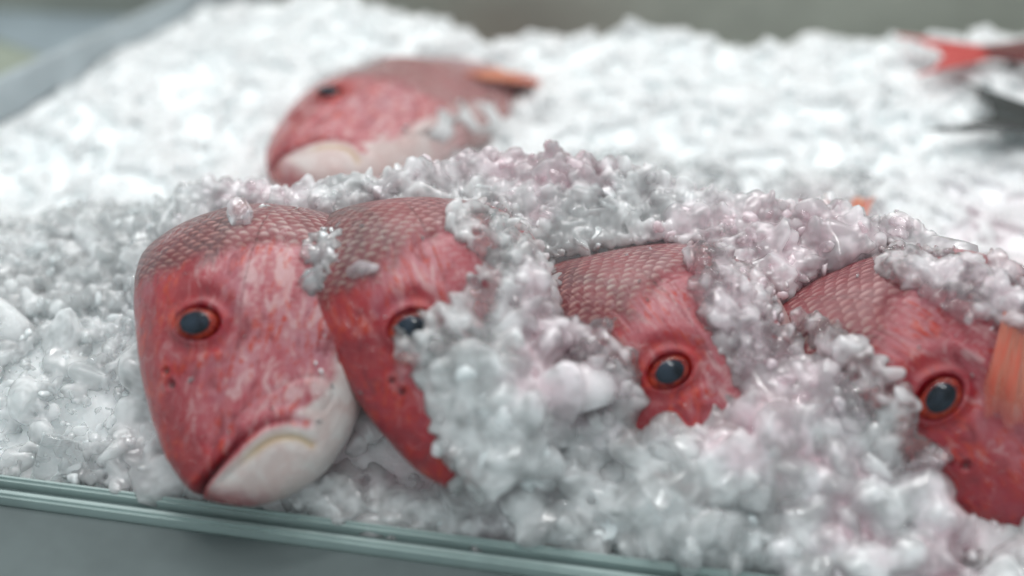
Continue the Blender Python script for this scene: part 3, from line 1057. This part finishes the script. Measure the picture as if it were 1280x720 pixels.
for poly, n, rr, thick in VEILS:
    xs = [p[0] for p in poly]
    ys = [p[1] for p in poly]
    c = tries = 0
    while c < n and tries < n * 8:
        tries += 1
        px = rng.uniform(min(xs), max(xs))
        py = rng.uniform(min(ys), max(ys))
        jx, jy = 50 * float(noise(np.array((px, py, 0.0)), .02)), 50 * float(noise(np.array((py, px, 9.0)), .02))
        if not in_poly(px + jx, py + jy, poly):
            continue
        h, nrm, onf = hit(px, py)
        r = rr[0] * (rr[1] / rr[0]) ** (rng.random() ** 1.5)
        veil_p.append(h + nrm * (thick * rng.random() ** 2 + r * .1))
        veil_r.append(r)
        c += 1
# stray crumbs on the bare skin
for _ in range(90):
    px, py = rng.uniform(160, 1280), rng.uniform(250, 560)
    h, nrm, onf = hit(px, py)
    if onf:
        r = rng.uniform(.0006, .0018)
        pts.append(h + nrm * r * .2)
        rad.append(r)

pts = np.array(pts)
rad = np.array(rad)
dist = np.linalg.norm(pts - np.array(CAM), axis=1)
foc = np.abs(dist - .60)
sub = np.where(rad > .0055, 3, np.where(rad > .0018, 2, 1))
sub = np.where((foc < .05) & (rad > .0035), 3, sub)
print('ice pieces', len(pts))
vp, vr = np.array(veil_p), np.array(veil_r)
o = build_chunks('slush_film', vp, vr, M['ice_film'], np.where(vr > .003, 3, 2))
k = o.modifiers.new('melt', 'REMESH')
k.mode = 'VOXEL'
k.voxel_size = .0007
k.use_smooth_shade = True
tag(o, 'thin see-through slush frozen onto the fish skin', kind='stuff')
u = rng.random(len(pts))
ycr = pchip(CX, CY, pts[:, 0])
far = pts[:, 1] > ycr + .03
crest = np.abs(pts[:, 1] - ycr) < .045
loose = (u > np.where(crest, .70, .76)) & ~far
fused = (u <= .88) & ~far


def melt(o, vox, it=5):
    """neighbouring pieces freeze together into one lumpy mass"""
    m = o.modifiers.new('melt', 'REMESH')
    m.mode = 'VOXEL'
    m.voxel_size = vox
    m.use_smooth_shade = True
    k = o.modifiers.new('melt_edges', 'SMOOTH')
    k.factor = .5
    k.iterations = it


for nm, mk, m, vox, lab in (('crushed_ice', 'ice', fused, .0009, 'half melted crushed ice heaped around and over the front row of snappers'),
                       ('crushed_ice', 'ice_far', far & (u < .97), .0021, 'blurred bright crushed ice spread behind the front row'),
                       ('ice_crumbs', 'ice_cloudy', (loose & (u >= .88) & (u < .965)), 0, 'cloudy half clear crumbs among the crushed ice'),
                       ('ice_crumbs', 'ice_clear', loose & (u < .88), 0, 'glassy clear crumbs among the crushed ice'),
                       ('ice_crumbs', 'ice_milky', (loose & (u >= .965)) | (far & (u >= .97)), 0, 'whiter frosted crumbs among the crushed ice')):
    o = build_chunks(nm, pts[m], rad[m] * (1.0 if vox else .9), M[mk], sub[m])
    if vox:
        melt(o, vox, 1 if vox < .0012 else 22)
    tag(o, kind='stuff')
    o['label'] = lab

# pectoral fin of the fish at the right edge, laid over its neighbour's cheek
n6 = FISH[5][0]
for ch in list(n6.children):
    if ch.name.startswith('pectoral_fin'):
        bpy.data.objects.remove(ch)


def on_fish(px, py, lift):
    h, nn, _ = hit(px, py)
    return h + (nn * .5 - np.array(ray(px, py)) * .5) * lift


def draped_fin(name, root_px, tip_px, lift, nr=26, nc=44):
    rp, tp = smooth_curve(root_px, nc), smooth_curve(tip_px, nc)
    rr = np.random.default_rng(5)
    jag = 1 - .45 * rr.random(nc) ** 1.5
    G = np.zeros((nr, nc, 3))
    for a in range(nr):
        for b in range(nc):
            q = rp[b] + (tp[b] - rp[b]) * (a / (nr - 1)) * jag[b]
            G[a, b] = on_fish(q[0], q[1], lift)
    # a stiff membrane: smooth out the dips
    for _ in range(14):
        Gp = np.pad(G, ((1, 1), (1, 1), (0, 0)), mode='reflect', reflect_type='odd')
        G = (Gp[:-2, 1:-1] + Gp[2:, 1:-1] + Gp[1:-1, :-2] + Gp[1:-1, 2:]) / 4
    N = np.cross(np.gradient(G, axis=1), np.gradient(G, axis=0))
    N /= np.linalg.norm(N, axis=-1, keepdims=True) + 1e-12
    G = G + N * (.0004 * ((np.arange(nc) % 3) - 1))[None, :, None]
    A, Bm = G + N * .0003, G - N * .0003
    n = nr * nc
    V = np.concatenate([A.reshape(-1, 3), Bm.reshape(-1, 3)])
    i = (np.arange(nr - 1)[:, None] * nc + np.arange(nc - 1)[None]).ravel()
    F = [np.stack([i, i + 1, i + nc + 1, i + nc], 1), np.stack([i + n, i + nc + n, i + nc + 1 + n, i + 1 + n], 1)]
    b = np.array([j for j in range(nc)] + [r * nc + nc - 1 for r in range(1, nr)] + [(nr - 1) * nc + j for j in range(nc - 2, -1, -1)] + [r * nc for r in range(nr - 2, 0, -1)])
    b2 = np.roll(b, -1)
    F.append(np.stack([b, b + n, b2 + n, b2], 1))
    me = np_mesh(name, V, np.concatenate(F))
    u = np.tile(np.repeat(np.linspace(0, 1, nr), nc), 2)
    v = np.tile(np.tile(np.linspace(0, 1, nc), nr), 2)
    attr(me, 'suv', np.stack([u, v, 0 * u], 1), 'FLOAT_VECTOR')
    attr(me, 'hl', V / .1, 'FLOAT_VECTOR')
    return me


fm = draped_fin('pectoral_fin', [(1252, 392), (1270, 398), (1290, 402), (1310, 408)], [(1218, 525), (1240, 556), (1275, 566), (1310, 550)], .004)
o = link('pectoral_fin', fm, n6, M['membrane'])
o.matrix_parent_inverse = n6.matrix_world.inverted()


# single pieces of ice that stand out
def ice_piece(px, py, r, scl3, mat, label, lift=.3, seed=1, sub=4, rot=(0, 0, 0)):
    h, nn, _ = hit(px, py)
    V, F = PROTO[sub][seed % len(PROTO[sub])]
    if mat == 'ice_milky':          # half melted: rounder
        V = V * .55 + ICO[sub][0] * .38
        V = V * (1 + .16 * Noise(seed + 50)(V, 2.2) + .05 * Noise(seed + 51)(V, 6.0))[:, None]
    V = V * np.array(scl3) * r
    o = link('ice_chunk', np_mesh('ice_chunk', V, F), None, M[mat])
    o.location = Vector(h) + Vector(nn) * r * lift
    o.rotation_euler = tuple(R(a) for a in rot)
    tag(o, label, 'ice chunk', 'larger single pieces of ice')
    return o


ice_piece(305, 276, .0052, (.8, .8, 1.5), 'ice_clear', 'tall clear ice chunk standing on the scaly nape of the leftmost fish', .6, 3, rot=(-20, 8, 0))
ice_piece(398, 322, .0055, (1, .8, 1.2), 'ice_clear', 'glassy ice chunk wedged in the gap between the two leftmost front fish', .4, 5)
ice_piece(388, 352, .0045, (1.2, .8, 1), 'ice_clear', 'small wet ice chunk just below the wedged glassy one', .4, 7)
ice_piece(458, 338, .0048, (1.3, .6, 1), 'ice_clear', 'sparkling clear ice chunk on the forehead of the second front fish', .2, 2)
ice_piece(738, 482, .0185, (1.05, .7, 1.1), 'ice_milky', 'largest rounded milky ice lump left of the third fish eye', .15, 0, rot=(20, 10, 30))
ice_piece(655, 560, .0135, (1.3, .8, .8), 'ice_milky', 'frosted ice lump below and left of the largest milky lump', .2, 4, rot=(0, 30, 0))
ice_piece(765, 600, .0145, (1.3, .8, .75), 'ice_milky', 'frosted ice lump straight below the largest milky lump', .2, 6, rot=(0, -20, 20))
ice_piece(860, 560, .0125, (1.3, .8, .8), 'ice_milky', 'pale ice lump under the chin side of the third fish eye', .2, 8)
ice_piece(480, 655, .0110, (1.4, .8, .7), 'ice_milky', 'flat white ice lump touching the glass front edge in the middle', .3, 9)
ice_piece(900, 665, .0150, (1.2, .8, .9), 'ice_milky', 'grey ice lump at the bottom, right of where the glass edge leaves the photo', .2, 10, rot=(10, 30, 0))
ice_piece(80, 578, .0120, (1.2, .8, 1.0), 'ice_clear', 'round clear ice chunk at the glass front edge, lower left corner', .3, 1)
ice_piece(1165, 575, .0085, (.9, .7, 1.2), 'ice_clear', 'clear bubbly ice chunk against the snout of the right front fish', .3, 11)
ice_piece(8, 415, .0175, (1.5, .7, .8), 'ice_milky', 'smooth white lump added in place of a bright reflection, cut by the left edge of the photo', .5, 8, rot=(0, 35, -20))  # added lump, stands in for a blurred bright reflection on the glass

# ------------------------------------------------------------------ tray and case
M['rim'] = plain('case_rim', (0.34, 0.42, 0.405), .45)
M['rim_dark'] = plain('case_rim_gap', (0.21, 0.27, 0.27), .5)
M['panel'] = plain('case_panel', (0.105, 0.128, 0.128), .8)
M['steel'] = plain('tray_steel', (0.42, 0.46, 0.48), .35, .2)


def box_along(name, p0, p1, inward, w0, w1, z0, z1, parent, mat, bev=.0012):
    """bar from p0 to p1 with cross section w0..w1 measured inward and z0..z1"""
    import bmesh
    bm = bmesh.new()
    vs = []
    for p in (p0, p1):
        for w, z in ((w0, z0), (w1, z0), (w1, z1), (w0, z1)):
            q = Vector((p.x, p.y, 0)) + inward * w
            vs.append(bm.verts.new((q.x, q.y, z)))
    for f in ((0, 1, 2, 3), (7, 6, 5, 4), (0, 4, 5, 1), (1, 5, 6, 2), (2, 6, 7, 3), (3, 7, 4, 0)):
        bm.faces.new([vs[k] for k in f])
    bmesh.ops.recalc_face_normals(bm, faces=bm.faces)
    bmesh.ops.bevel(bm, geom=list(bm.edges), offset=bev, segments=2, affect='EDGES')
    me = bpy.data.meshes.new(name)
    bm.to_mesh(me)
    bm.free()
    return link(name, me, parent, mat)


case = bpy.data.objects.new('display_case', None)
COL.objects.link(case)
tag(case, 'grey green fish counter case holding the crushed ice, with glass front edge', 'display case')
f0, f1 = A0 - FR_DIR * .25, A0 + FR_DIR * 1.1
box_along('front_rim', f0, f1, FR_IN, -.0036, -.0002, -.30, ZF + .006, case, M['rim'])
box_along('rim_gasket', f0, f1, FR_IN, -.0064, -.0038, -.30, ZF + .002, case, M['rim_dark'])
box_along('outer_rim', f0, f1, FR_IN, -.0108, -.0066, -.30, ZF + .004, case, M['rim'])
box_along('front_panel', f0, f1, FR_IN, -.160, -.0110, -.60, ZF - .001, case, M['panel'])
LD = (L1 - L0).normalized()
LI = Vector((LD.y, -LD.x, 0))
box_along('side_wall', L0 - LD * .30, L0 + LD * .75, LI, -.010, -.0005, -.30, -.012, case, M['steel'])
tray_floor = box_along('tray_floor', f0, f1, FR_IN, -.0001, .80, -.30, -.27, case, M['steel'])
# counter behind the ice
bk0, bk1 = on_z(-200, -20, -.03), on_z(1500, 62, -.03)
BD = (bk1 - bk0).normalized()
BI = Vector((-BD.y, BD.x, 0))
M['back'] = plain('back_counter', (0.36, 0.365, 0.32), .5)
M['floor'] = plain('shop_floor', (0.24, 0.27, 0.25), .5)
M['cloth'] = plain('counter_cloth', (0.30, 0.36, 0.38), .7)
box_along('back_wall', bk0 - BD * .3, bk1 + BD * .3, BI, .035, .050, -.16, .16, case, M['back'])
me = np_mesh('floor', [(-4, -3, -.9), (4, -3, -.9), (4, 5, -.9), (-4, 5, -.9)], [(0, 1, 2, 3)], False)
tag(link('floor', me, None, M['floor']), kind='structure')

side = bpy.data.objects.new('neighbour_counter', None)
COL.objects.link(side)
tag(side, 'blurred blue grey counter with an olive green end, beyond the left side of the ice', 'counter')
M['ngrey'] = plain('neighbour_counter_top', (0.40, 0.46, 0.50), .4)
M['nolive'] = plain('neighbour_counter_end', (0.30, 0.33, 0.27), .5)
box_along('counter_top', L0 + LD * .10, L0 + LD * .60, LI, -.30, -.05, -.12, -.06, side, M['ngrey'])
box_along('counter_end', L0 - LD * .40, L0 + LD * .095, LI, -.30, -.05, -.12, -.055, side, M['nolive'])
